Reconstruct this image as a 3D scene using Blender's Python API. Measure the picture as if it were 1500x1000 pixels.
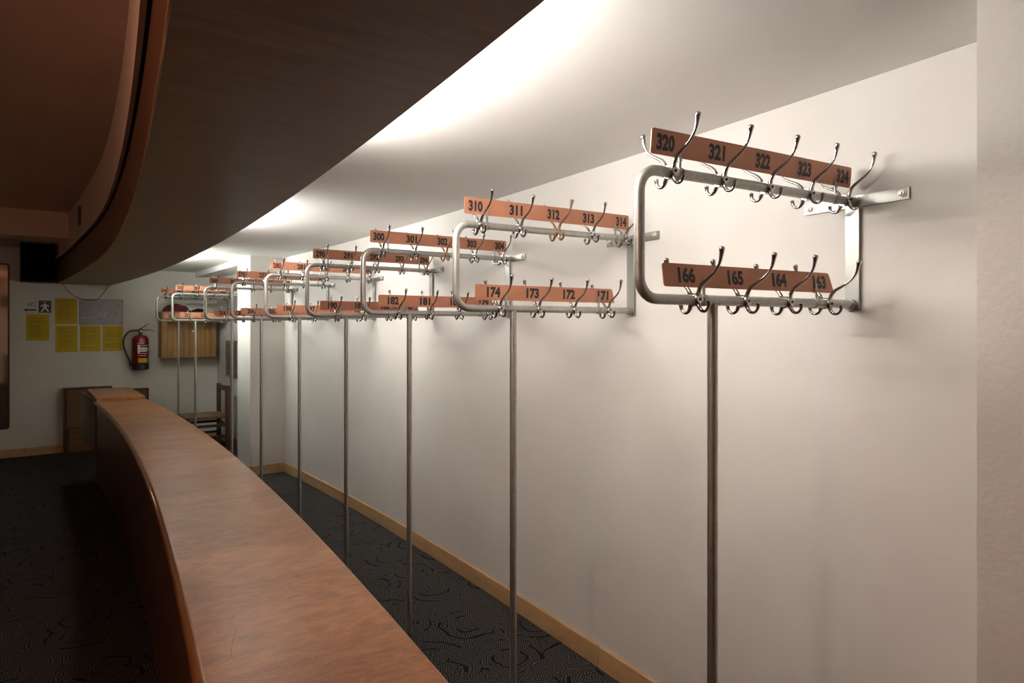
import bpy, math, random
from mathutils import Vector, Matrix
random.seed(7)
for o in list(bpy.data.objects): bpy.data.objects.remove(o)
S = bpy.context.scene
COL = S.collection
PI = math.pi

# ------------------------------------------------------------------ camera
cam = bpy.data.cameras.new('camera'); cam.sensor_width = 36; cam.lens = 960/1500*36
cam.shift_y = -23/1500; cam.clip_start = .02
co = bpy.data.objects.new('camera', cam); COL.objects.link(co)
co.location = (0, 0, 1.6); co.rotation_euler = (PI/2, 0, 0)
S.camera = co
# ------------------------------------------------------------------ world, exposure
w = bpy.data.worlds.new('world'); S.world = w; w.use_nodes = True
w.node_tree.nodes['Background'].inputs[0].default_value = (.9, .8, .7, 1)
w.node_tree.nodes['Background'].inputs[1].default_value = 0.
S.view_settings.view_transform = 'Standard'; S.view_settings.look = 'None'
S.view_settings.exposure = 0.68; S.view_settings.gamma = 1
TUBE_POWER = 125.0
# warm ceiling lamp of the foyer, behind the viewpoint (its glow shows on the
# foyer ceiling and upstand, and in the mirror on the end wall)
fl = bpy.data.lights.new('foyer_lamp_offscreen', 'POINT'); fl.energy = 36; fl.color = (1, .60, .41); fl.shadow_soft_size = .12
fo = bpy.data.objects.new('foyer_lamp_offscreen', fl); COL.objects.link(fo)
fo.location = (.8*-1.7 - .6*.9, .6*-1.7 + .8*.9, 2.38)
# fluorescent tubes lying on the canopy: (centre v, length, colour)
TUBES = [(1.75, 1.4, (1, .945, .885)), (4.6, 1.25, (1.22, 1.19, 1.13)), (7.6, 1.25, (1.62, 1.72, 1.60))]

# ------------------------------------------------------------------ plan frame
# the room is laid out in (u, v): v runs along the curved wall away from the
# viewer, u runs across from the foyer to the wall.
def W(u, v, z=0.): return (.8*u - .6*v, .6*u + .8*v, z)
ROT = math.atan2(.6, .8)
def wall_u(v):
    if v > 7.75: return 2.33 - .08*(v-7.75)/2.28
    return 1.9368 + .1338*v - .011*v*v
def can_r(v): return .5628 + .1521*v - .0115*v*v
def can_l(v):
    t = min(1., max(0., (v-5)/3)); return .0432 + .1383*v - .0103*v*v - .040*t*t*(3-2*t)
def cnt_r(v): return .5689 + .163*v - .0125*v*v
def cnt_l(v): return .1017 + .1496*v - .0108*v*v
BACK = 10.03; NEAR = -3.0; LEFT = -4.5
ZC = 2.349; ZL = 2.80; ZCAN = 2.127

# ------------------------------------------------------------------ materials
def mat(name, col=(.8, .8, .8), rough=.5, metal=0., coat=0., spec=.5):
    m = bpy.data.materials.new(name); m.use_nodes = True
    b = m.node_tree.nodes['Principled BSDF']
    b.inputs['Base Color'].default_value = (*col, 1); b.inputs['Roughness'].default_value = rough
    b.inputs['Metallic'].default_value = metal; b.inputs['Coat Weight'].default_value = coat
    b.inputs['Specular IOR Level'].default_value = spec
    return m
class N:
    """small node helper"""
    def __init__(s, m): s.t = m.node_tree; s.b = s.t.nodes['Principled BSDF']
    def new(s, ty, **k):
        n = s.t.nodes.new(ty)
        for a, b in k.items(): setattr(n, a, b)
        return n
    def link(s, a, b): s.t.links.new(a, b)
    def math(s, op, a, b=None, c=None):
        n = s.new('ShaderNodeMath', operation=op)
        for i, x in enumerate((a, b, c)):
            if x is None: continue
            if hasattr(x, 'links'): s.link(x, n.inputs[i])
            else: n.inputs[i].default_value = x
        return n.outputs[0]
    def coords(s, scale=(1, 1, 1), rotz=0.):
        tc = s.new('ShaderNodeTexCoord'); mp = s.new('ShaderNodeMapping')
        mp.inputs['Scale'].default_value = scale; mp.inputs['Rotation'].default_value = (0, 0, rotz)
        # rotate first, then scale
        if rotz:
            mp.inputs['Scale'].default_value = (1, 1, 1)
            m2 = s.new('ShaderNodeMapping'); m2.inputs['Scale'].default_value = scale
            s.link(tc.outputs['Object'], mp.inputs[0]); s.link(mp.outputs[0], m2.inputs[0]); return m2.outputs[0]
        s.link(tc.outputs['Object'], mp.inputs[0]); return mp.outputs[0]
    def noise(s, vec, scale, detail=4, rough=.55, dist=0.):
        n = s.new('ShaderNodeTexNoise'); s.link(vec, n.inputs['Vector'])
        n.inputs['Scale'].default_value = scale; n.inputs['Detail'].default_value = detail
        n.inputs['Roughness'].default_value = rough; n.inputs['Distortion'].default_value = dist
        return n.outputs['Fac']
    def ramp(s, fac, stops):
        r = s.new('ShaderNodeValToRGB'); e = r.color_ramp.elements
        while len(e) < len(stops): e.new(.5)
        for el, (p, c) in zip(e, stops): el.position = p; el.color = (*c, 1)
        s.link(fac, r.inputs[0]); return r.outputs[0]
    def bump(s, h, strength=.2, dist=.01):
        n = s.new('ShaderNodeBump'); n.inputs['Strength'].default_value = strength
        n.inputs['Distance'].default_value = dist; s.link(h, n.inputs['Height'])
        s.link(n.outputs[0], s.b.inputs['Normal'])
    def color(s, c): s.link(c, s.b.inputs['Base Color'])
    def rough(s, c): s.link(c, s.b.inputs['Roughness'])

M = {}
def plaster(name, col, var=.03, bump=.12):
    m = mat(name, col, .75, spec=.25); n = N(m); v = n.coords()
    a = n.noise(v, 2.2, 4); c0 = tuple(max(0, x-var) for x in col); c1 = tuple(min(1, x+var) for x in col)
    n.color(n.ramp(a, [(.3, c0), (.7, c1)]))
    h = n.math('ADD', n.noise(v, 9, 5, .6), n.math('MULTIPLY', n.noise(v, 55, 3), .25))
    n.bump(h, bump, .012); return m
M['wall'] = plaster('white_plaster', (.70, .68, .645))
M['wallrough'] = plaster('rough_plaster', (.66, .63, .59), bump=.35)
M['ceil'] = plaster('ceiling_plaster', (.83, .81, .78), .02, .08)
M['ceil2'] = plaster('foyer_ceiling_paint', (.72, .52, .42), .02, .06)
M['backwall'] = plaster('back_wall_plaster', (.66, .64, .58), .025, .08)

def wood(name, stops, scale=(1, 1, 1), rotz=0., rough=.4, coat=0., nscale=3., bump=.05, spec=.5):
    m = mat(name, stops[0][1], rough, coat=coat, spec=spec); n = N(m); v = n.coords(scale, rotz)
    a = n.noise(v, nscale, 6, .6, .6); b = n.noise(v, nscale*6, 4, .6)
    f = n.math('ADD', n.math('MULTIPLY', a, .7), n.math('MULTIPLY', b, .3))
    n.color(n.ramp(f, stops)); n.bump(f, bump, .004); return m
# grain runs across the counter (along u)
def leather():
    m = mat('brown_laminate', (.35, .15, .07), .34, spec=.38); n = N(m)
    v = n.coords((1.0, 1.9, 1), -ROT); g = n.coords((2.5, 14, 1), -ROT)
    big = n.noise(v, 2.0, 3, .55, .8); mid = n.noise(v, 7.5, 6, .62, 1.6); fine = n.noise(g, 6, 5, .6, .5)
    f = n.math('ADD', n.math('ADD', n.math('MULTIPLY', big, .38), n.math('MULTIPLY', mid, .42)), n.math('MULTIPLY', fine, .20))
    base = n.ramp(f, [(.36, (.175, .064, .022)), (.47, (.275, .114, .041)), (.54, (.345, .153, .059)), (.66, (.45, .228, .100))])
    # thin pale veins
    vein = n.noise(v, 5.0, 5, .6, 2.5); k = n.math('LESS_THAN', n.math('ABSOLUTE', n.math('SUBTRACT', vein, .5)), .006)
    mix = n.new('ShaderNodeMix', data_type='RGBA'); n.link(n.math('MULTIPLY', k, .35), mix.inputs[0])
    n.link(base, mix.inputs[6]); mix.inputs[7].default_value = (.55, .28, .13, 1); n.color(mix.outputs[2])
    n.rough(n.math('ADD', n.math('MULTIPLY', mid, .16), .24)); n.bump(mid, .05, .004); return m
M['counter'] = leather()
M['nosing'] = wood('counter_edge_wood', [(.3, (.13, .045, .012)), (.7, (.26, .10, .03))], (9, 1, 9), -ROT, .35, .2, 2.)
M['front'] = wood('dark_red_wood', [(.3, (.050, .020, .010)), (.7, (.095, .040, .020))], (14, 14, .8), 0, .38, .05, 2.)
M['soffit'] = wood('canopy_laminate', [(.3, (.115, .052, .026)), (.5, (.155, .079, .042)), (.72, (.20, .108, .061))],
                   (1.3, 9, 1), -ROT, .38, .0, 2.6, .03, .25)
M['fascia'] = wood('fascia_wood', [(.3, (.10, .033, .012)), (.7, (.16, .058, .022))], (10, 10, .7), 0, .4, .1, 2.)
M['bead'] = mat('edge_bead', (.34, .17, .08), .4)
M['black'] = mat('black_grille_cloth', (.005, .004, .004), 1., spec=0.)
M['base'] = wood('pale_wood', [(.3, (.42, .25, .11)), (.7, (.58, .38, .19))], (1.2, 10, 6), -ROT+PI/2, .5, 0, 2.)
M['oak'] = wood('oak_veneer', [(.30, (.16, .075, .014)), (.55, (.31, .165, .038)), (.75, (.38, .22, .06))], (16, 16, .5), 0, .45, 0, 1.6)
M['darkwood'] = wood('dark_stained_wood', [(.3, (.030, .013, .006)), (.7, (.060, .028, .012))], (12, 12, 1), 0, .45, 0, 2.)
M['midwood'] = wood('brown_panel_wood', [(.3, (.10, .043, .014)), (.7, (.17, .080, .028))], (1, 1, 8), 0, .45, 0, 2.)
M['tube'] = mat('silver_painted_steel', (.44, .43, .40), .38, .75)
n = N(M['tube']); vv = n.coords(); a = n.noise(vv, 60, 4); n.color(n.ramp(a, [(.3, (.38, .37, .345)), (.7, (.48, .47, .44))]))
n.rough(n.math('ADD', n.math('MULTIPLY', n.noise(vv, 18), .2), .28))
M['post'] = mat('worn_steel', (.40, .39, .37), .38, .8)
n = N(M['post']); vv = n.coords((1, 1, .8)); a = n.noise(vv, 40, 6, .75); n.color(n.ramp(a, [(.28, (.20, .19, .18)), (.42, (.40, .39, .37)), (.8, (.46, .45, .42))]))
M['chrome'] = mat('chrome', (.44, .435, .42), .09, 1.)
M['rust'] = mat('tarnished_chrome', (.40, .27, .18), .35, 1.)
M['screw'] = mat('dark_screw', (.10, .07, .05), .45, .8)
M['zinc'] = mat('zinc_plate', (.34, .34, .315), .40, .8)
M['bolt'] = mat('bolt_brass_zinc', (.66, .63, .55), .4, .7)
def plate_mat(name, c):
    m = mat(name, c, .42, .25); n = N(m); v = n.coords((1, 1, 1))
    a = n.noise(v, 9, 5); n.color(n.ramp(a, [(.3, tuple(x*.88 for x in c)), (.7, tuple(min(1, x*1.1) for x in c))])); return m
M['copper'] = plate_mat('copper_plate', (.44, .186, .108))
M['ink'] = mat('black_paint', (.012, .010, .010), .5)
M['red'] = mat('red_enamel', (.20, .006, .010), .25, coat=.4)
M['rubber'] = mat('black_rubber', (.012, .012, .012), .45)
M['yellow'] = mat('yellow_paper', (.50, .36, .010), .7)
M['yellowp'] = mat('yellow_paper_print', (.22, .15, .012), .7)
M['grey'] = mat('grey_plan_sheet', (.36, .35, .35), .25)
M['greyf'] = mat('grey_plan_frame', (.20, .19, .20), .4)
M['white'] = mat('white_print', (.75, .74, .72), .5)
M['greyp'] = mat('grey_print', (.20, .19, .19), .6)
M['pict'] = mat('dark_grey_sign', (.055, .053, .052), .5)
M['mirror'] = mat('mirror_glass', (.75, .73, .70), .05, 1.)
M['mframe'] = mat('mirror_edge', (.03, .015, .01), .35)
M['redcloth'] = mat('dark_red_cloth', (.09, .006, .010), .9)
M['darkcloth'] = mat('black_cloth', (.010, .010, .014), .9)
M['rush'] = wood('woven_rush', [(.3, (.09, .045, .018)), (.7, (.17, .09, .04))], (8, 50, 8), -ROT, .75, 0, 2., .4)
M['grille'] = mat('grey_green_metal', (.20, .20, .165), .45, .2)
M['grilled'] = mat('grille_inside', (.035, .035, .03), .6)
M['whitepl'] = mat('white_painted_metal', (.8, .8, .78), .4)
def carpet():
    m = mat('patterned_carpet', (.03, .028, .026), .95, spec=.1); n = N(m)
    tc = n.new('ShaderNodeTexCoord'); v0 = tc.outputs['Object']
    vo = n.new('ShaderNodeTexVoronoi'); vo.inputs['Scale'].default_value = 3.2
    vo.voronoi_dimensions = '2D'
    n.link(v0, vo.inputs['Vector'])
    sub = n.new('ShaderNodeVectorMath', operation='SUBTRACT'); n.link(v0, sub.inputs[0]); n.link(vo.outputs['Position'], sub.inputs[1])
    sx = n.new('ShaderNodeSeparateXYZ'); n.link(sub.outputs[0], sx.inputs[0])
    X, Y = sx.outputs[0], sx.outputs[1]
    wob = n.math('MULTIPLY', n.math('SUBTRACT', n.noise(v0, 7, 3), .5), .09)
    r = n.math('ADD', n.math('SQRT', n.math('ADD', n.math('MULTIPLY', X, X), n.math('MULTIPLY', Y, Y))), wob)
    th = n.math('DIVIDE', n.math('ARCTAN2', Y, X), 2*PI)
    s = .0115
    q = n.math('DIVIDE', r, s); ring = n.math('FLOOR', q); b = n.math('SUBTRACT', n.math('FRACT', q), .5)
    k = n.math('FLOOR', n.math('MULTIPLY', n.math('ADD', ring, .5), 2*PI))
    a = n.math('SUBTRACT', n.math('FRACT', n.math('ADD', n.math('MULTIPLY', th, k), n.math('MULTIPLY', ring, .37))), .5)
    dd = n.math('SQRT', n.math('ADD', n.math('MULTIPLY', a, a), n.math('MULTIPLY', b, b)))
    dot = n.math('LESS_THAN', dd, .33)
    # plain dark arcs between the dotted rings
    arc = n.math('LESS_THAN', n.math('ABSOLUTE', n.math('SUBTRACT', r, .155)), .007)
    arc2 = n.math('LESS_THAN', n.math('ABSOLUTE', n.math('SUBTRACT', r, .085)), .006)
    msk = n.math('GREATER_THAN', n.noise(v0, 4.0, 1), .52)
    gap = n.math('MULTIPLY', n.math('MAXIMUM', arc, arc2), msk)
    dot = n.math('MULTIPLY', dot, n.math('SUBTRACT', 1, gap))
    mix = n.new('ShaderNodeMix', data_type='RGBA'); n.link(dot, mix.inputs[0])
    mix.inputs[6].default_value = (.009, .0075, .0075, 1); mix.inputs[7].default_value = (.105, .098, .093, 1)
    n.color(mix.outputs[2]); n.bump(n.noise(v0, 300, 2), .4, .003)
    return m
M['carpet'] = carpet()
def emit(name, col, s):
    m = bpy.data.materials.new(name); m.use_nodes = True; t = m.node_tree
    b = t.nodes['Principled BSDF']; b.inputs['Base Color'].default_value = (.9, .9, .9, 1)
    b.inputs['Emission Color'].default_value = (*col, 1); b.inputs['Emission Strength'].default_value = s
    return m

# ------------------------------------------------------------------ mesh helpers
class MB:
    def __init__(s): s.v = []; s.f = []
    def add(s, vs, fs):
        o = len(s.v); s.v += [tuple(p) for p in vs]; s.f += [tuple(i+o for i in f) for f in fs]; return s
    def box(s, x0, x1, y0, y1, z0, z1, T=None):
        vs = [(x, y, z) for z in (z0, z1) for y in (y0, y1) for x in (x0, x1)]
        if T: vs = [T(*p) for p in vs]
        return s.add(vs, [(0, 2, 3, 1), (4, 5, 7, 6), (0, 1, 5, 4), (2, 6, 7, 3), (0, 4, 6, 2), (1, 3, 7, 5)])
    def prism(s, pts, z0, z1, T=None):
        """pts: outline in 2D (counter-clockwise), extruded z0..z1, T maps (a,b,z)"""
        T = T or (lambda a, b, z: (a, b, z)); n = len(pts)
        vs = [T(a, b, z0) for a, b in pts] + [T(a, b, z1) for a, b in pts]
        fs = [tuple(range(n))[::-1], tuple(range(n, 2*n))] + [(i, (i+1) % n, n+(i+1) % n, n+i) for i in range(n)]
        return s.add(vs, fs)
    def sweep(s, path, radii, seg=12, flat=1., up=None, caps=True):
        """tube along a path; radii a number or a list; flat squashes one axis"""
        path = [Vector(p) for p in path]; n = len(path)
        if not hasattr(radii, '__len__'): radii = [radii]*n
        vs = []; t0 = (path[1]-path[0]).normalized()
        a = Vector(up) if up else (Vector((0, 0, 1)) if abs(t0.z) < .9 else Vector((1, 0, 0)))
        for i, p in enumerate(path):
            t = (path[min(i+1, n-1)]-path[max(i-1, 0)]).normalized()
            a = (a - t*a.dot(t)).normalized(); b = t.cross(a)
            for k in range(seg):
                q = 2*PI*k/seg; vs.append(p + radii[i]*(math.cos(q)*a*flat + math.sin(q)*b))
        fs = [(i*seg+k, i*seg+(k+1) % seg, (i+1)*seg+(k+1) % seg, (i+1)*seg+k) for i in range(n-1) for k in range(seg)]
        if caps: fs += [tuple(range(seg))[::-1], tuple(range((n-1)*seg, n*seg))]
        return s.add(vs, fs)
    def lathe(s, prof, seg=24, c=(0, 0, 0), axis='z'):
        vs = []
        for r, z in prof:
            for k in range(seg):
                q = 2*PI*k/seg; p = (r*math.cos(q), r*math.sin(q), z)
                if axis == 'y': p = (p[0], -p[2], p[1])
                if axis == 'x': p = (p[2], p[0], p[1])
                vs.append((p[0]+c[0], p[1]+c[1], p[2]+c[2]))
        n = len(prof)
        fs = [(i*seg+k, i*seg+(k+1) % seg, (i+1)*seg+(k+1) % seg, (i+1)*seg+k) for i in range(n-1) for k in range(seg)]
        fs += [tuple(range(seg))[::-1], tuple(range((n-1)*seg, n*seg))]
        return s.add(vs, fs)
    def strip(s, fl, fr, z0, z1, v0, v1, n=60):
        """solid band between two curves u=fl(v), u=fr(v)"""
        vs = []
        for i in range(n+1):
            v = v0+(v1-v0)*i/n
            vs += [W(fl(v), v, z0), W(fr(v), v, z0), W(fr(v), v, z1), W(fl(v), v, z1)]
        fs = [(i*4+k, i*4+(k+1) % 4, i*4+4+(k+1) % 4, i*4+4+k) for i in range(n) for k in range(4)]
        fs += [(0, 1, 2, 3), (n*4+3, n*4+2, n*4+1, n*4)]
        return s.add(vs, fs)
    def mesh(s, name, m, smooth=None):
        me = bpy.data.meshes.new(name); me.from_pydata(s.v, [], s.f); me.validate()
        import bmesh
        bm = bmesh.new(); bm.from_mesh(me); bmesh.ops.recalc_face_normals(bm, faces=bm.faces); bm.to_mesh(me); bm.free()
        if m: me.materials.append(m)
        if smooth:
            for p in me.polygons: p.use_smooth = True
            me.set_sharp_from_angle(angle=math.radians(smooth))
        return me
    def build(s, name, m, parent=None, smooth=None, bevel=0.):
        o = link(name, s.mesh(name, m, smooth), parent)
        if bevel:
            b = o.modifiers.new('bevel', 'BEVEL'); b.width = bevel; b.segments = 2; b.limit_method = 'ANGLE'
        return o
def link(name, data, parent=None):
    o = bpy.data.objects.new(name, data); COL.objects.link(o)
    if parent: o.parent = parent
    return o
def tag(o, label=None, cat=None, group=None, kind=None):
    if label: o['label'] = label
    if cat: o['category'] = cat
    if group: o['group'] = group
    if kind: o['kind'] = kind
    return o
def empty(name, loc=(0, 0, 0), rz=0.):
    o = link(name, None); o.empty_display_size = .1; o.location = loc; o.rotation_euler = (0, 0, rz); return o
def off(f, d): return lambda v: f(v)+d
def const(c): return lambda v: c
def txt_mesh(name, s, m, h, wchar=None, bold=0., align='CENTER', depth=.0006):
    """lettering lying in the XY plane, cap height h; wchar = advance per character"""
    c = bpy.data.curves.new(name, 'FONT'); c.body = s; c.size = 1; c.align_x = align; c.offset = bold; c.extrude = 0
    c.resolution_u = 3
    o = bpy.data.objects.new(name, c); COL.objects.link(o)
    dg = bpy.context.evaluated_depsgraph_get(); me = bpy.data.meshes.new_from_object(o.evaluated_get(dg))
    bpy.data.objects.remove(o); bpy.data.curves.remove(c)
    ys = [q.co.y for q in me.vertices]; xs = [q.co.x for q in me.vertices]
    y0, y1 = min(ys), max(ys); x0, x1 = min(xs), max(xs)
    kx = wchar*len(s)/(x1-x0) if wchar else h/(y1-y0)
    for q in me.vertices: q.co.x = (q.co.x-(x0+x1)/2)*kx; q.co.y = (q.co.y-(y0+y1)/2)*h/(y1-y0)
    me.name = name; me.materials.clear(); me.materials.append(m); return me

# ------------------------------------------------------------------ room shell
tag(MB().strip(const(LEFT), off(wall_u, .1), -.05, 0, NEAR, BACK+.1, 70).build('floor', M['carpet']),
    'dark carpet with grey dotted rings on the floor', kind='structure')
tag(MB().strip(off(can_l, .012), off(wall_u, .1), ZC, ZC+.05, NEAR, BACK+.1, 70).build('ceiling', M['ceil'], smooth=30),
    'low white ceiling above the coat racks', kind='structure')
tag(MB().strip(const(LEFT), off(can_l, .07), ZL, ZL+.05, NEAR, BACK+.1, 70).build('ceiling_foyer', M['ceil2'], smooth=30),
    'higher brownish ceiling over the foyer side', kind='structure')
tag(MB().strip(wall_u, off(wall_u, .12), 0, ZC+.1, NEAR, BACK+.1, 110).build('wall_right', M['wall'], smooth=30),
    'long curved white wall behind the coat racks', kind='structure')
tag(MB().box(LEFT, 2.5, BACK, BACK+.12, 0, ZL+.1, W).build('wall_back', M['backwall']),
    'grey white end wall with notices and cabinet', kind='structure')
tag(MB().box(LEFT-.12, LEFT, NEAR, BACK+.1, 0, ZL+.1, W).build('wall_left', M['backwall']), 'plain foyer side wall', kind='structure')
tag(MB().box(LEFT-.1, 2.2, NEAR-.12, NEAR, 0, ZL+.1, W).build('wall_front', M['backwall']), 'plain wall behind the viewpoint', kind='structure')
# upstand between the two ceiling levels
tag(MB().strip(off(can_l, -.026), off(can_l, -.010), 2.420, ZL+.02, NEAR, BACK, 70).build('wall_upstand', M['ceil2'], smooth=30),
    'curved plaster upstand above the canopy fascia', kind='structure')
tag(MB().strip(off(can_l, .05), off(can_l, .07), 2.37, ZL+.02, NEAR, BACK, 70).build('trim_1', M['ceil2'], smooth=30),
    'recessed backing behind the gap between fascia and upstand', kind='structure')
tag(MB().box(LEFT, can_l(8.6)-.02, 8.4, 8.85, 2.53, ZL+.02, W).build('ceiling_beam', M['ceil2']), 'plaster downstand beam across the foyer ceiling', kind='structure')
# pillar on the wall with its shallow beam
tag(MB().box(wall_u(7.3)-.365, 2.45, 7.28, 7.79, 0, ZC+.02, W).build('pillar', M['wall'], bevel=.006), 'white square pillar projecting from the wall', kind='structure')
tag(MB().box(wall_u(7.3)-.365, 2.45, 7.70, BACK+.02, 2.284, ZC+.02, W).build('ceiling_beam', M['ceil']), 'shallow white beam from pillar to end wall', kind='structure')
# near pillar at the right
tag(MB().strip(off(wall_u, -.298), off(wall_u, .02), 0, ZC+.02, -1.6, .548, 16).build('pillar', M['wallrough'], smooth=30), 'rough white plaster pillar beside the first rack', kind='structure')

# baseboards: boards with visible joints
bb = tag(empty('baseboard_right'), 'pale wooden baseboard along the curved wall', kind='structure')
for v0, v1 in ((.55, 2.212), (2.217, 3.60), (3.605, 5.4), (5.405, 7.28)):
    MB().strip(off(wall_u, -.016), off(wall_u, .01), 0, .098, v0, v1, 14).build('board', M['base'], bb, bevel=.002)
pu = wall_u(7.3)-.365
MB().box(pu-.014, wall_u(7.28)-.014, 7.266, 7.284, 0, .098, W).build('board', M['base'], bb)
MB().box(pu-.014, pu+.004, 7.266, 7.80, 0, .098, W).build('board', M['base'], bb)
MB().strip(off(wall_u, -.016), off(wall_u, .01), 0, .098, 7.79, BACK, 6).build('board', M['base'], bb)
b2 = tag(empty('baseboard_back'), 'pale wooden baseboard along the end wall', kind='structure')
MB().box(LEFT, .43, BACK-.016, BACK+.005, 0, .098, W).build('board', M['base'], b2)
MB().box(1.38, 2.27, BACK-.016, BACK+.005, 0, .098, W).build('board', M['base'], b2)

# ------------------------------------------------------------------ canopy
can = tag(empty('canopy'), 'long curved dark wooden canopy hanging over the counter', 'canopy')
tag(MB().strip(off(can_l, .004), can_r, ZCAN, ZCAN+.03, NEAR, BACK, 90).build('soffit', M['soffit'], can, smooth=30), 'brown laminate underside')
tag(MB().strip(can_l, off(can_l, .02), ZCAN+.006, 2.405, NEAR, BACK, 90).build('fascia', M['fascia'], can, smooth=30), 'reddish brown wooden fascia')
MB().sweep([W(can_l(v)+.002, v, ZCAN+.003) for v in [NEAR+i*(BACK-NEAR)/90 for i in range(91)]], .0035, 6).build('edge_bead', M['bead'], can, smooth=60)

# fluorescent battens lying on the canopy
for i, (vc, ln, c) in enumerate(TUBES):
    p0, p1 = vc-ln/2, vc+ln/2; inset = .026
    A = Vector(W(can_r(p0)-inset, p0, ZCAN+.03)); B = Vector(W(can_r(p1)-inset, p1, ZCAN+.03)); d = (B-A).normalized()
    t = empty('fluorescent_light', (A+B)/2, math.atan2(d.y, d.x)); L = (B-A).length/2
    tag(t, 'bare fluorescent batten lying on the canopy opposite the ' + ('second coat rack', 'fifth coat rack', 'square white pillar')[i], 'light', 'fluorescent battens hidden above the canopy')
    MB().box(-L, L, -.022, .022, 0, .035).build('batten', M['whitepl'], t, bevel=.003)
    for s in (-1, 1): MB().box(s*(L-.012)-.01, s*(L-.012)+.01, -.014, .014, .03, .078).build('lamp_holder', M['whitepl'], t)
    MB().sweep([(-L+.02, 0, .058), (L-.02, 0, .058)], .013, 12).build('tube', emit('tube_glow', c, TUBE_POWER), t, smooth=60)

# ------------------------------------------------------------------ counter
ZT = .82; CE = 7.97
cn = tag(empty('counter'), 'long curved cloakroom counter with brown laminate top', 'counter')
MB().strip(off(cnt_l, .012), cnt_r, ZT-.035, ZT, NEAR+.3, CE, 90).build('top', M['counter'], cn, smooth=30, bevel=.003)
vs = [NEAR+.3+i*(CE-NEAR-.3)/90 for i in range(91)]
MB().sweep([W(cnt_l(v)+.013, v, ZT-.0185) for v in vs], .0195, 12, flat=1.).build('edge_nosing', M['nosing'], cn, smooth=60)
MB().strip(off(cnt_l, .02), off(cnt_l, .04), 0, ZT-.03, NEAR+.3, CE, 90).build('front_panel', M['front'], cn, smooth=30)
MB().strip(off(cnt_r, -.10), off(cnt_r, -.08), 0, ZT-.03, NEAR+.3, CE, 90).build('light_block_panel', M['front'], cn, smooth=30)  # unseen panel added under the counter's rack side to block light
def scratch(pts, wd):
    mb = MB(); mb.sweep(pts, wd, 4); return mb
def ct(x, y):   # a pixel laid on the counter top
    d = (1.6-ZT)*960/(y-477); return ((x-750)/960*d, d, ZT+.0001)
scratch([ct(339, 962), ct(339, 950), ct(341, 938), ct(344, 928), ct(347, 920)], .0006).build('scratch', M['front'], cn)
# swing gate at the far end
gt = tag(empty('counter_gate'), 'wooden lift-up gate with raised lid at the counter end', 'gate')
MB().box(cnt_l(8.5)+.035, cnt_r(8.6)+.02, CE-.02, 9.2, ZT, ZT+.034, W).build('lid', M['counter'], gt, bevel=.004)
MB().strip(off(cnt_l, .008), off(cnt_l, .03), .29, ZT+.004, CE+.003, 9.23, 8).build('gate_panel', M['front'], gt)
MB().box(.64, 1.05, CE+.01, 9.19, ZT-.04, ZT, W).build('frame', M['front'], gt)
# low panels standing against the end wall
pa = tag(empty('low_cabinet', W(.69, 9.9, 0), ROT), 'low brown wooden cabinet with dark frame against end wall', 'cabinet')
MB().box(-.26, .26, 0, .125, 0, .79).build('body', M['darkwood'], pa)
MB().box(-.225, .26, -.012, .002, .325, .785).build('upper_panel', M['midwood'], pa, bevel=.002)
MB().box(-.205, .26, -.010, .002, .02, .305).build('lower_panel', M['midwood'], pa, bevel=.002)
MB().box(-.262, .262, -.016, .127, .788, .817).build('top_rail', M['darkwood'], pa)
pb = tag(empty('wooden_board', W(1.165, 9.99, 0), ROT), 'plain brown board against end wall behind the counter gate', 'board')
MB().box(-.215, .205, 0, .04, 0, .755).build('panel', M['midwood'], pb); MB().box(.19, .216, -.006, .04, 0, .765).build('edge_strip', M['darkwood'], pb)
MB().box(-.215, .19, -.006, .04, .745, .765).build('top_strip', M['darkwood'], pb)

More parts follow.
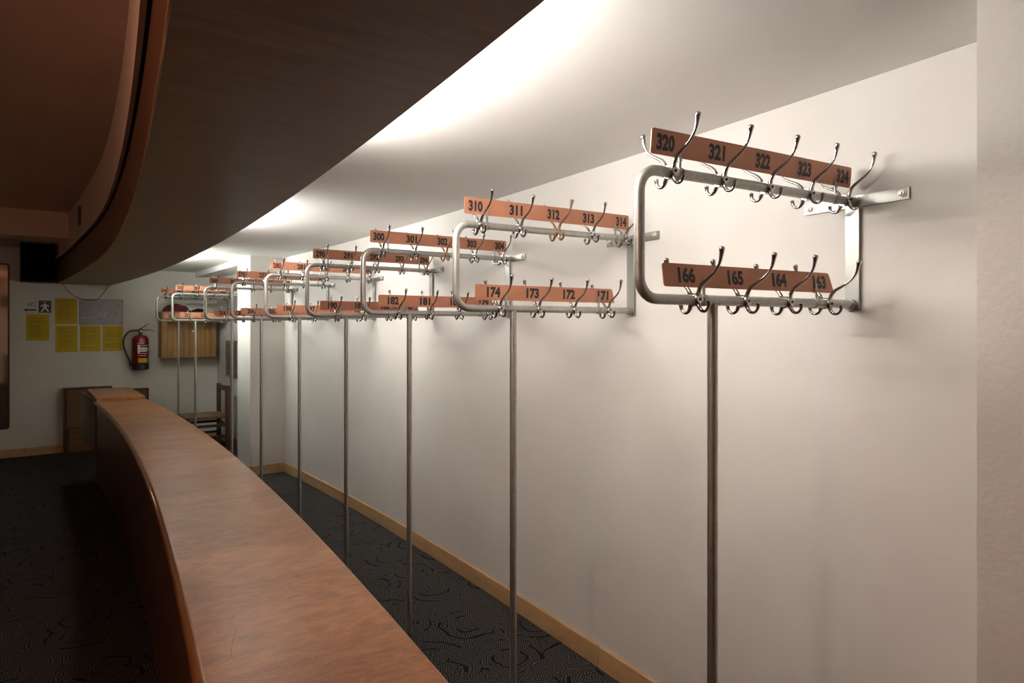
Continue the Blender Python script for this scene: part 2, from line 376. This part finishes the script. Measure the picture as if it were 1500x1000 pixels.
# ------------------------------------------------------------------ coat racks
LEN = .87; ZU = 1.981; ZLO = 1.666; R = .0135; XP = .25
def arc(cx, cz, r, a0, a1, n=7): return [(cx+r*math.cos(a0+(a1-a0)*i/n), 0, cz+r*math.sin(a0+(a1-a0)*i/n)) for i in range(n+1)]
def shared():
    g = {}
    # rack-local: x from the front tube to the wall, -y towards the viewer side, origin at the post foot
    rb = .055; x0 = -XP
    path = [(LEN-.012+x0, 0, ZU)] + arc(rb+x0, ZU-rb, rb, PI/2, PI) + arc(rb+x0, ZLO+rb, rb, PI, 1.5*PI) + [(LEN-.012+x0, 0, ZLO)]
    g['frame_tube'] = MB().sweep(path, R, 16, up=(0, 1, 0)).mesh('frame_tube', M['tube'], 50)
    g['post'] = MB().sweep([(0, 0, 0), (0, 0, ZLO-R*.5)], R, 16).mesh('post', M['post'], 50)
    xw = LEN+x0
    g['upright'] = MB().box(xw-.014, xw-.008, -.022, .022, ZLO-.018, ZU+.01).lathe([(.0165, -.02), (.0165, -.001)], 16, (xw-.012, 0, ZLO), 'x').mesh('upright', M['zinc'], 40)
    g['wall_bracket'] = MB().box(xw-.008, xw+.004, -.168, .168, ZU-.0175, ZU+.0175).mesh('wall_bracket', M['zinc'])
    g['bolt'] = MB().lathe([(.0125, 0), (.0125, .0025), (.0095, .0026), (.0095, .0075), (.0055, .0085), (.0055, .013)], 16, (0, 0, 0), 'x').mesh('bolt', M['bolt'], 40)
    for v in g['bolt'].vertices: v.co.x = -v.co.x
    g['bolt'].flip_normals()
    # hook: collar clamped round the bar, two long prongs and two short ones
    mb = MB()
    mb.lathe([(R, -.009), (.0165, -.009), (.0175, -.006), (.0175, .006), (.0165, .009), (R, .009)], 18, axis='x')
    for s in (-1, 1):
        mb.lathe([(.0125, .012), (.0125, .018), (.010, .0205), (.004, .021)], 8, (0, 0, 0), 'y') if s == 1 else \
            mb.add([(x, -y, z) for x, y, z in MB().lathe([(.0125, .012), (.0125, .018), (.010, .0205), (.004, .021)], 8, (0, 0, 0), 'y').v],
                   MB().lathe([(.0125, .012), (.0125, .018), (.010, .0205), (.004, .021)], 8, (0, 0, 0), 'y').f)
    g['coat_hook'] = mb.mesh('coat_hook', M['chrome'], 40)
    g['screw'] = MB().lathe([(.0042, .0205), (.0042, .0225), (.003, .0235)], 10, (0, 0, 0), 'y').mesh('screw', M['screw'], 40)
    def smooth_path(pts, n=4):
        out = []; P = [Vector(p) for p in pts]
        for i in range(len(P)-1):
            a, b, c, d = P[max(i-1, 0)], P[i], P[i+1], P[min(i+2, len(P)-1)]
            for k in range(n):
                t = k/n; out.append(.5*((2*b)+(c-a)*t+(2*a-5*b+4*c-d)*t*t+(3*b-a-3*c+d)*t**3))
        return out+[P[-1]]
    def lerp(rs, n):
        out = []
        for i in range(n):
            q = i/(n-1)*(len(rs)-1); k = min(int(q), len(rs)-2); out.append(rs[k]+(rs[k+1]-rs[k])*(q-k))
        return out
    lp = smooth_path([(0, -.0135, .004), (0, -.016, .020), (0, -.028, .036), (0, -.050, .049), (0, -.074, .064), (0, -.090, .083), (0, -.097, .104), (0, -.100, .119)])
    rl = lerp([.0068, .006, .0048, .0040, .0035, .0034, .0054, .0084], len(lp)); rl[-1] = .0072
    g['long_prong'] = MB().sweep(lp + [lp[-1]+Vector((0, -.0004, .003))], rl+[.0036], 10, up=(1, 0, 0)).mesh('long_prong', M['chrome'], 60)
    sp = smooth_path([(0, -.013, -.004), (0, -.0155, -.018), (0, -.024, -.029), (0, -.037, -.031), (0, -.047, -.022), (0, -.050, -.008)])
    rs_ = lerp([.0066, .0058, .0046, .0038, .0042, .0060], len(sp))
    g['short_prong'] = MB().sweep(sp + [sp[-1]+Vector((0, -.0003, .003))], rs_+[.002], 10, up=(1, 0, 0)).mesh('short_prong', M['chrome'], 60)
    # mirrored prongs for the far side of the bar
    for k in ('long_prong', 'short_prong'):
        me = g[k].copy()
        for v in me.vertices: v.co.y = -v.co.y
        me.flip_normals(); g[k+'_b'] = me
    mb = MB().lathe([(R, -.007), (.0158, -.007), (.0158, .007), (R, .007)], 16, axis='x')
    mb.box(-.004, .004, -.0055, -.0030, .012, .058); mb.sweep([(0, -.010, .033), (0, .006, .033)], .003, 8)
    g['plate_clip'] = mb.mesh('plate_clip', M['zinc'], 40)
    # rounded plates lying in the xz plane, bottom edge on z=0
    def plate(x0, x1, h, skew):
        r = .008; pts = []
        for cx, cz, a in ((x1-r, r, -PI/2), (x1-r, h-r, 0), (x0+r, h-r, PI/2), (x0+r, r, PI)):
            for k in range(5):
                q = a+PI/2*k/4; z = cz+r*math.sin(q); x = cx+r*math.cos(q)
                if cx > (x0+x1)/2: x -= skew*z/h
                pts.append((x, z))
        return MB().prism(pts, -.0015, .0015, lambda a, b, z: (a, z, b))
    g['plate_up'] = plate(.035, .845, .062, 0).mesh('number_plate', M['copper'])
    g['plate_lo'] = plate(.080, .765, .060, .016).mesh('number_plate', M['copper'])
    return g
G = shared()
UP = [.10+.18*i for i in range(5)]; LO = [.185+.18*i for i in range(4)]
def coat_rack(v, n_up, n_lo, matn, tilts, label, rusty=()):
    du = (wall_u(v+.05)-wall_u(v-.05))/.1; th = ROT - math.atan(du)
    cu, su = math.cos(th), math.sin(th); wx, wy, _ = W(wall_u(v), v)
    t = empty('coat_rack', (wx-cu*(LEN-XP), wy-su*(LEN-XP), 0), th)
    tag(t, label, 'coat rack', 'numbered coat racks along the curved wall')
    link('frame_tube', G['frame_tube'], t); link('post', G['post'], t); link('upright', G['upright'], t)
    br = link('wall_bracket', G['wall_bracket'], t)
    for s in (-1, 1):
        b = link('bolt', G['bolt'], br); b.location = (LEN-XP-.008, s*.148, ZU)
    def hook(x, z, rust):
        h = link('coat_hook', G['coat_hook'], t); h.location = (x-XP, 0, z)
        h.rotation_euler = (random.uniform(-.06, .06), 0, random.uniform(-.05, .05))
        link('long_prong', G['long_prong'], h); link('long_prong', G['long_prong_b'], h)
        link('short_prong', G['short_prong'], h); link('short_prong', G['short_prong_b'], h)
        link('screw', G['screw'], h)
        if rust:
            for q in [h]+list(h.children):
                q.data = q.data.copy(); q.data.materials[0] = M['rust']
    for i, x in enumerate(UP): hook(x, ZU, i in rusty)
    for x in LO: hook(x, ZLO, False)
    for key, zb, tilt, clips, xs, nums in (('plate_up', ZU+.040, tilts[0], (.13, .767), [x-.018 for x in UP], n_up),
                                           ('plate_lo', ZLO+.032, tilts[1], (.214, .675), [x-.025 for x in LO], n_lo)):
        me = G[key]
        if matn != 'copper': me = me.copy(); me.materials[0] = M[matn]
        p = link('number_plate', me, t); p.location = (-XP, 0, zb); p.rotation_euler = (math.radians(tilt), 0, 0)
        for x, s in zip(xs, nums):
            m2 = txt_mesh('number', s, M['ink'], .041, .0200, .050)
            q = link('number', m2, p); q.location = (x, -.0019, .031); q.rotation_euler = (PI/2, 0, 0)
        for x in clips:
            c = link('plate_clip', G['plate_clip'], t); c.location = (x-XP, 0, zb-.040 if key == 'plate_up' else ZLO)
    return t
SPEC = [  # v, first upper number, first lower number, plate material, tilts, label
    (0.983, 320, 166, 'copper', (5, -8), 'two-tier steel coat rack with copper plates 320 to 324, beside the rough plaster pillar'),
    (1.993, 310, 174, 'copper', (1, 2), 'second coat rack from the rough plaster pillar, its upper plate reading 310 to 314'),
    (3.012, 300, 182, 'copper', (2, 0), 'third coat rack from the rough plaster pillar, its upper plate reading 300 to 304'),
    (3.984, 290, 190, 'copper', (0, -1), 'fourth coat rack from the rough plaster pillar, its upper plate reading 290 to 294'),
    (4.978, 280, 198, 'copper', (-2, 1), 'coat rack reading 280 to 284, third before the square white pillar'),
    (6.034, 270, 206, 'copper', (-1, 0), 'coat rack reading 270 to 274, second before the square white pillar'),
    (7.035, 260, 214, 'copper', (2, 1), 'coat rack with copper plates 260 to 264, directly before the square white pillar'),
    (8.6, 250, 222, 'copper', (-2, 0), 'coat rack with copper plates 250 to 254, just behind the square white pillar'),
    (9.48, 240, 230, 'copper', (1, 0), 'last coat rack, plates 240 to 244, in front of the oak cabinet')]
for v, a, b, mm, tl, lab in SPEC:
    coat_rack(v, [str(a+i) for i in range(5)], [str(b-i) for i in range(4)], mm, tl, lab, (2,) if a in (310, 300) else ())

# ------------------------------------------------------------------ end wall things
def bw(x, y, v=BACK):           # pixel -> (u, z) on a plane parallel to the end wall
    r = (x-750)/960; u = (.6*v+r*.8*v)/(.8-.6*r); d = .6*u+.8*v
    return u, 1.6+(477-y)*d/960
def on_wall(name, x0, y0, x1, y1, th=.002):
    (u0, z1), (u1, z0) = bw(x0, y0), bw(x1, y1)
    t = empty(name, W((u0+u1)/2, BACK, z0), ROT); return t, u1-u0, z1-z0
def sheet(px, label, lines, seed):
    t, wd, h = on_wall('paper_notice', *px); tag(t, label, 'notice', 'yellow notices on the end wall')
    MB().box(-wd/2, wd/2, -.002, .001, 0, h).build('paper', M['yellow'], t)
    rn = random.Random(seed); mb = MB()
    for i in range(lines):
        z = h*(.90-.80*i/lines); a = -wd*.36; e = wd*rn.uniform(.05, .36) if i else wd*.36
        if rn.random() < .18: continue
        x = a
        while x < e:
            l = rn.uniform(.012, .05); mb.box(x, min(x+l, e), -.0026, -.0015, z-.0028, z+.0028); x += l+.006
    mb.build('printed_lines', M['yellowp'], t)
sheet((38, 460, 72, 498.5), 'yellow paper notice below the WC arrow sign', 15, 1)
sheet((80.5, 436.5, 113, 474.5), 'yellow paper notice between pictogram and grey floor plan', 16, 2)
sheet((81, 477, 113.5, 515), 'yellow paper notice leftmost in the lower row of three', 15, 3)
sheet((117, 477, 147.5, 514), 'yellow paper notice in the middle of the lower row of three', 16, 4)
sheet((150.5, 477, 180, 513.5), 'yellow paper notice in the lower row next to the extinguisher', 17, 5)
# evacuation plan
t, wd, h = on_wall('floor_plan_sign', 116, 437.5, 180, 475.5); tag(t, 'grey framed floor plan sheet above two yellow notices', 'sign')
MB().box(-wd/2, wd/2, -.004, .001, 0, h).build('sheet', M['grey'], t)
mb = MB(); e = .007
for a, b, c, d in ((-wd/2, wd/2, 0, e), (-wd/2, wd/2, h-e, h), (-wd/2, -wd/2+e, 0, h), (wd/2-e, wd/2, 0, h)): mb.box(a, b, -.008, .001, c, d)
mb.build('frame', M['greyf'], t)
mb = MB(); mp = MB()
def poly(pts, r=.0022): mb.sweep([(x*wd-wd/2, -.0045, z*h) for x, z in pts], r, 4)
poly([(.44, .32), (.44, .40), (.48, .46), (.53, .40), (.53, .34)]); poly([(.57, .3), (.58, .44), (.62, .5), (.68, .5)])
poly([(.86, .08), (.86, .58), (.90, .66), (.97, .68)]); poly([(.92, .08), (.92, .6)]); poly([(.06, .28), (.40, .28)], .0015)
rn = random.Random(3)
for i in range(9):
    z = .9-.07*i; mp.box((.06)*wd-wd/2, (.08+rn.uniform(.2, .3))*wd-wd/2, -.0047, -.0035, z*h-.0022, z*h+.0022)
for i in range(22):
    x, z = rn.uniform(.42, .9), rn.uniform(.1, .85); mp.box(x*wd-wd/2, (x+rn.uniform(.015, .05))*wd-wd/2, -.0047, -.0035, z*h, z*h+rn.uniform(.004, .02))
mb.build('white_lines', M['white'], t); mp.build('printed_lines', M['greyp'], t)
# WC sign: letters, arrow and pictogram
t = tag(empty('toilet_sign', W(.17, BACK, 1.76), ROT), 'WC lettering with left arrow and walking figure pictogram', 'sign')
x0, z1 = bw(40, 442); x1, z0 = bw(53, 449.5)
o = link('lettering', txt_mesh('lettering', 'WC', M['pict'], z1-z0, (x1-x0)/2, .0), t); o.location = ((x0+x1)/2-.17, -.002, (z0+z1)/2-1.76); o.rotation_euler = (PI/2, 0, 0)
x0, z1 = bw(34.5, 451); x1, z0 = bw(53.5, 456.5); zm = (z0+z1)/2-1.76; a, b = x0-.17, x1-.17; hh = (z1-z0)/2
MB().prism([(a, zm), (a+.03, zm-hh), (a+.03, zm-hh*.42), (b, zm-hh*.42), (b, zm+hh*.42), (a+.03, zm+hh*.42), (a+.03, zm+hh)], -.003, .001, lambda p, q, z: (p, z, q)).build('arrow', M['pict'], t)
x0, z1 = bw(56.5, 440); x1, z0 = bw(75, 458); a, b, c, d = x0-.17, x1-.17, z0-1.76, z1-1.76
pic = MB().box(a, b, -.004, .001, c, d).build('pictogram_plate', M['pict'], t)
mx = (a+b)/2; k = (b-a)
mb = MB().prism([(mx+.075*k*math.cos(q*PI/6), d-.17*k+.075*k*math.sin(q*PI/6)) for q in range(12)], -.0055, -.0035, lambda p, q, z: (p, z, q))
fig = [(-.07, .72), (.07, .72), (.36, .56), (.33, .48), (.12, .56), (.13, .42), (.34, .10), (.22, .06), (0, .36), (-.22, .06), (-.34, .10), (-.13, .42), (-.12, .56), (-.33, .48), (-.36, .56)]
mb.prism([(mx+x*k, c+z*(d-c)) for x, z in fig][::-1], -.0055, -.0035, lambda p, q, z: (p, z, q)); mb.build('walking_figure', M['white'], pic)
# mirror at the left edge of the picture
u1, zb = bw(14, 628); u0 = u1-.75; zt = bw(14, 386)[1]
t = tag(empty('wall_mirror', W((u0+u1)/2, BACK, zb), ROT), 'tall dark-edged mirror with rounded corners on the end wall', 'mirror')
def rrect(x0, x1, z0, z1, r):
    return [(cx+r*math.cos(a+PI/2*k/5), cz+r*math.sin(a+PI/2*k/5)) for cx, cz, a in ((x1-r, z0+r, -PI/2), (x1-r, z1-r, 0), (x0+r, z1-r, PI/2), (x0+r, z0+r, PI)) for k in range(6)]
hw = (u1-u0)/2; H = zt-zb
MB().prism(rrect(-hw, hw, 0, H, .03), -.018, .001, lambda p, q, z: (p, z, q)).build('frame', M['mframe'], t)
MB().prism(rrect(-hw+.018, hw-.018, .018, H-.018, .02), -.021, -.010, lambda p, q, z: (p, z, q)).build('glass', M['mirror'], t)
# black box high on the end wall
(u0, zt), (u1, zb) = bw(29, 354, 9.8), bw(90, 414, 9.8)
t = tag(empty('wall_loudspeaker', W((u0+u1)/2, 9.8, zb), ROT), 'black box mounted high on end wall beside the canopy', 'loudspeaker')
hw = (u1-u0)/2; H = min(zt, ZL-.01)-zb
MB().box(-hw, hw, .012, .231, 0, H).build('housing', M['rubber'], t, bevel=.006)
MB().box(-hw+.012, hw-.012, 0, .016, .012, H-.012).build('front_grille', M['black'], t)
# small things on the upstand
def on_upstand(v, z0, z1, wv, name, m, label, cat):
    mb = MB(); mb.strip(off(can_l, -.042), off(can_l, -.028), z0, z1, v-wv/2, v+wv/2, 2)
    tag(mb.build(name, m), label, cat)
on_upstand(7.25, 2.53, 2.70, .10, 'air_vent', M['mframe'], 'narrow dark slot vent in the plaster upstand', 'vent')
on_upstand(9.55, 2.44, 2.56, .14, 'junction_box', M['mframe'], 'small dark box on upstand near the end wall', 'box')
# cable hanging below the canopy end
a = bw(91, 417); b = bw(160, 418); mids = [bw(x, y) for x, y in ((98, 425), (108, 433), (120, 438), (133, 440), (144, 438), (151, 430))]
pts = [W(u, BACK-.006, z) for u, z in [(a[0], ZCAN+.005)]+mids+[(b[0], ZCAN+.005)]]
tag(MB().sweep(pts, .0035, 6).build('cable', M['rubber'], smooth=60), 'thin dark cable sagging below the end of the canopy', 'cable')

# fire extinguisher
ue, _ = bw(205.5, 515, 9.93); zb = bw(205.5, 541, 9.93)[1]; zt = bw(205.5, 490.5, 9.93)[1]; H = zt-zb; r = .098
t = tag(empty('fire_extinguisher', W(ue, 9.925, zb), ROT), 'red fire extinguisher with black hose hung on end wall', 'extinguisher')
bd = MB().lathe([(r-.006, .05), (r, .06), (r, H-.07), (r*.93, H-.035), (r*.7, H-.012), (r*.35, H), (.024, H+.005), (.022, H+.03), (.001, H+.031)], 28).build('body', M['red'], t, smooth=50)
MB().lathe([(r*.92, 0), (r+.004, .008), (r+.004, .075), (r-.002, .078), (.01, .079)], 28).build('foot', M['rubber'], t, smooth=40)
def curved(x0, x1, z0, z1, m, name, parent, rr=r+.0008):
    mb = MB(); n = 6; vs = []
    for i in range(n+1):
        q = math.asin((x0+(x1-x0)*i/n)/rr)
        for z in (z0, z1): vs += [(rr*math.sin(q), -rr*math.cos(q), z), ((rr-.003)*math.sin(q), -(rr-.003)*math.cos(q), z)]
    fs = []
    for i in range(n):
        o = i*4
        fs += [(o, o+4, o+6, o+2), (o+1, o+3, o+7, o+5), (o+2, o+6, o+7, o+3), (o, o+1, o+5, o+4)]
    fs += [(0, 2, 3, 1), (n*4, n*4+1, n*4+3, n*4+2)]
    return mb.add(vs, fs).build(name, m, parent)
curved(-.038, .072, .095, .155, M['yellow'], 'yellow_label', bd)
rn = random.Random(5)
for i in range(7):
    z = .185+.027*i; curved(-.042, rn.uniform(.03, .085), z, z+.006 if i not in (2, 3) else z+.02, M['white'], 'white_print', bd)
curved(-.042, -.018, .225, .33, M['white'], 'white_print', bd, r+.0012)
MB().sweep([(0, 0, H+.02), (0, 0, H+.085)], [.024, .020], 10).build('valve', M['mframe'], t)
for q in ((.02, .075, .10, .155), (.02, .06, .165, .055)):
    MB().sweep([(q[0]-.02, 0, H+q[1]), ((q[0]+q[2])/2, 0, H+(q[1]+q[3])/2+.012), (q[2], 0, H+q[3])], [.011, .009, .006], 8, flat=.6).build('handle', M['mframe'], t)
MB().lathe([(.014, 0), (.014, .012), (.002, .013)], 12, (.004, -.012, H+.052), 'y').build('gauge', M['white'], t)
hose = [(-.01, 0, H+.055), (-.06, -.005, H+.062), (-.13, -.005, H+.045), (-.18, 0, H-.02), (-.195, 0, H-.10), (-.18, 0, H-.19), (-.145, 0, H-.29), (-.115, -.005, .11)]
pp = []
for i in range(len(hose)-1):
    P = [Vector(hose[max(i-1, 0)]), Vector(hose[i]), Vector(hose[i+1]), Vector(hose[min(i+2, len(hose)-1)])]
    for k in range(5):
        s = k/5; pp.append(.5*((2*P[1])+(P[2]-P[0])*s+(2*P[0]-5*P[1]+4*P[2]-P[3])*s*s+(3*P[1]-P[0]-3*P[2]+P[3])*s**3))
pp.append(Vector(hose[-1]))
MB().sweep(pp, .011, 10, up=(0, 1, 0)).build('hose', M['rubber'], t, smooth=60)
MB().sweep([(-.125, -.004, .135), (-.105, -.006, .05)], [.016, .021], 10).build('nozzle', M['rubber'], t, smooth=40)
MB().box(-.03, .03, .04, .103, H*.55, H*.75).build('wall_hook', M['mframe'], t)

# wall cabinet
CV = 9.75; u0 = 1.497; u1 = 2.17; zb = 1.165; zt = 1.79; wd = u1-u0; H = zt-zb
t = tag(empty('wall_cabinet', W((u0+u1)/2, CV, zb), ROT), 'two-door oak cabinet hung on the end wall', 'cabinet')
MB().box(-wd/2, wd/2, .02, BACK-CV+.002, 0, H).build('body', M['oak'], t, bevel=.002)
for s, nm in ((-1, 'l'), (1, 'r')):
    a, b = (-wd/2, -.0015) if s < 0 else (.0015, wd/2)
    dr = tag(empty('door'), None); dr.parent = t
    n = 5
    for i in range(n):
        MB().box(a+(b-a)*i/n+.0008, a+(b-a)*(i+1)/n-.0008, 0, .021, .004, H-.004).build('board', M['oak'], dr, bevel=.0015)
    if s > 0: MB().lathe([(.006, -.002), (.006, .008), (.014, .012), (.015, .018), (.008, .022)], 14, (.045, 0, .36), 'y').build('knob', M['white'], dr, smooth=40)
# clothes left on the cabinet
def cloth(name, m, label, L, D, Hh, loc, rz, seed, cat='garment'):
    rn = random.Random(seed); nx, ny = 22, 14; vs = []
    ph = [rn.uniform(0, 6) for _ in range(6)]
    for j in range(ny+1):
        for i in range(nx+1):
            a, b = i/nx*2-1, j/ny*2-1; rr = min(1, (abs(a)**2.2+abs(b)**2.2)**(1/2.2))
            hgt = Hh*(1-rr**2.2)**.6*(1+.28*math.sin(3.2*a+ph[0]+2*b)+.18*math.sin(6*b+ph[1]-3*a))*(.8+.35*a*.6)
            k = 1+.07*math.sin(5*math.atan2(b, a)+ph[2]); vs.append((a*L/2*k, b*D/2*k, max(0, hgt)+.001))
    fs = [(j*(nx+1)+i, j*(nx+1)+i+1, (j+1)*(nx+1)+i+1, (j+1)*(nx+1)+i) for j in range(ny) for i in range(nx)]
    n0 = len(vs); vs2 = vs+[(x, y, 0) for x, y, z in vs]
    ring = [i for i in range(nx+1)]+[j*(nx+1)+nx for j in range(1, ny+1)]+[ny*(nx+1)+i for i in range(nx-1, -1, -1)]+[j*(nx+1) for j in range(ny-1, 0, -1)]
    fs += [(ring[k], ring[k-1], ring[k-1]+n0, ring[k]+n0) for k in range(len(ring))]+[tuple(q+n0 for q in ring)]
    o = MB().add(vs2, fs).build(name, m, smooth=60); o.location = loc; o.rotation_euler = (0, 0, rz); return tag(o, label, cat)
cloth('folded_garment', M['darkcloth'], 'black garment lying on the oak wall cabinet', .22, .20, .05, W(1.96, 9.90, zt), ROT, 2)
cloth('folded_garment', M['redcloth'], 'dark red garment heaped on the oak wall cabinet', .34, .20, .12, W(1.70, 9.89, zt), ROT+.1, 5)

# vent panel in the recess wall
vc = 9.26; ww = .26; u = wall_u(vc); z0, z1 = .92, 1.40
th = ROT - math.atan(-.08/2.28)+PI/2
t = tag(empty('vent_panel', W(u, vc, z0), ROT+PI/2+math.atan(.08/2.28)), 'grey green louvred vent panel low on the recess wall', 'vent')
# local: x along v, +y towards the room
MB().box(-ww, ww, -.006, .012, 0, z1-z0).build('backing', M['grilled'], t)
mb = MB()
for a, b, c, d in ((-ww, ww, 0, .03), (-ww, ww, z1-z0-.03, z1-z0), (-ww, -ww+.03, 0, z1-z0), (ww-.03, ww, 0, z1-z0)): mb.box(a, b, -.006, .024, c, d)
mb.build('frame', M['grille'], t)
for i in range(14):
    z = .045+i*.0295; MB().add([(x, y, zz) for x in (-ww+.03, ww-.03) for y, zz in ((.012, z+.02), (.021, z), (.018, z-.002), (.009, z+.018))],
        [(0, 1, 5, 4), (1, 2, 6, 5), (2, 3, 7, 6), (3, 0, 4, 7), (0, 3, 2, 1), (4, 5, 6, 7)]).build('slat', M['grille'], t)

# chair: dark wood, woven seat, back towards the wall
t = tag(empty('chair', W(1.90, 9.185, 0), ROT), 'dark wooden chair with woven seat beside the pillar', 'chair')
# local: x towards the wall (back of the chair), y away along the wall
sx0, sx1, sy = -.24, .235, .235; pw = .025
for s in (-1, 1):
    MB().box(sx1-pw, sx1+pw, s*sy-pw, s*sy+pw, 0, .83).build('leg', M['darkwood'], t, bevel=.003)
    MB().box(sx0-.018, sx0+.018, s*sy-.018, s*sy+.018, 0, .45).build('leg', M['darkwood'], t, bevel=.003)
    MB().box(sx0, sx1, s*sy-.012, s*sy+.012, .31, .345).build('stretcher', M['darkwood'], t)
    MB().box(sx0, sx1, s*sy-.012, s*sy+.012, .17, .20).build('stretcher', M['darkwood'], t)
MB().box(sx1-.012, sx1+.012, -sy, sy, .755, .82).build('top_rail', M['darkwood'], t, bevel=.003)
MB().box(sx1-.012, sx1+.012, -sy, sy, .30, .34).build('stretcher', M['darkwood'], t)
MB().box(sx0-.01, sx0+.01, -sy, sy, .25, .29).build('stretcher', M['darkwood'], t)
MB().box(sx0-.02, sx1+.005, -sy-.005, sy+.005, .415, .455).build('seat', M['rush'], t, bevel=.012)
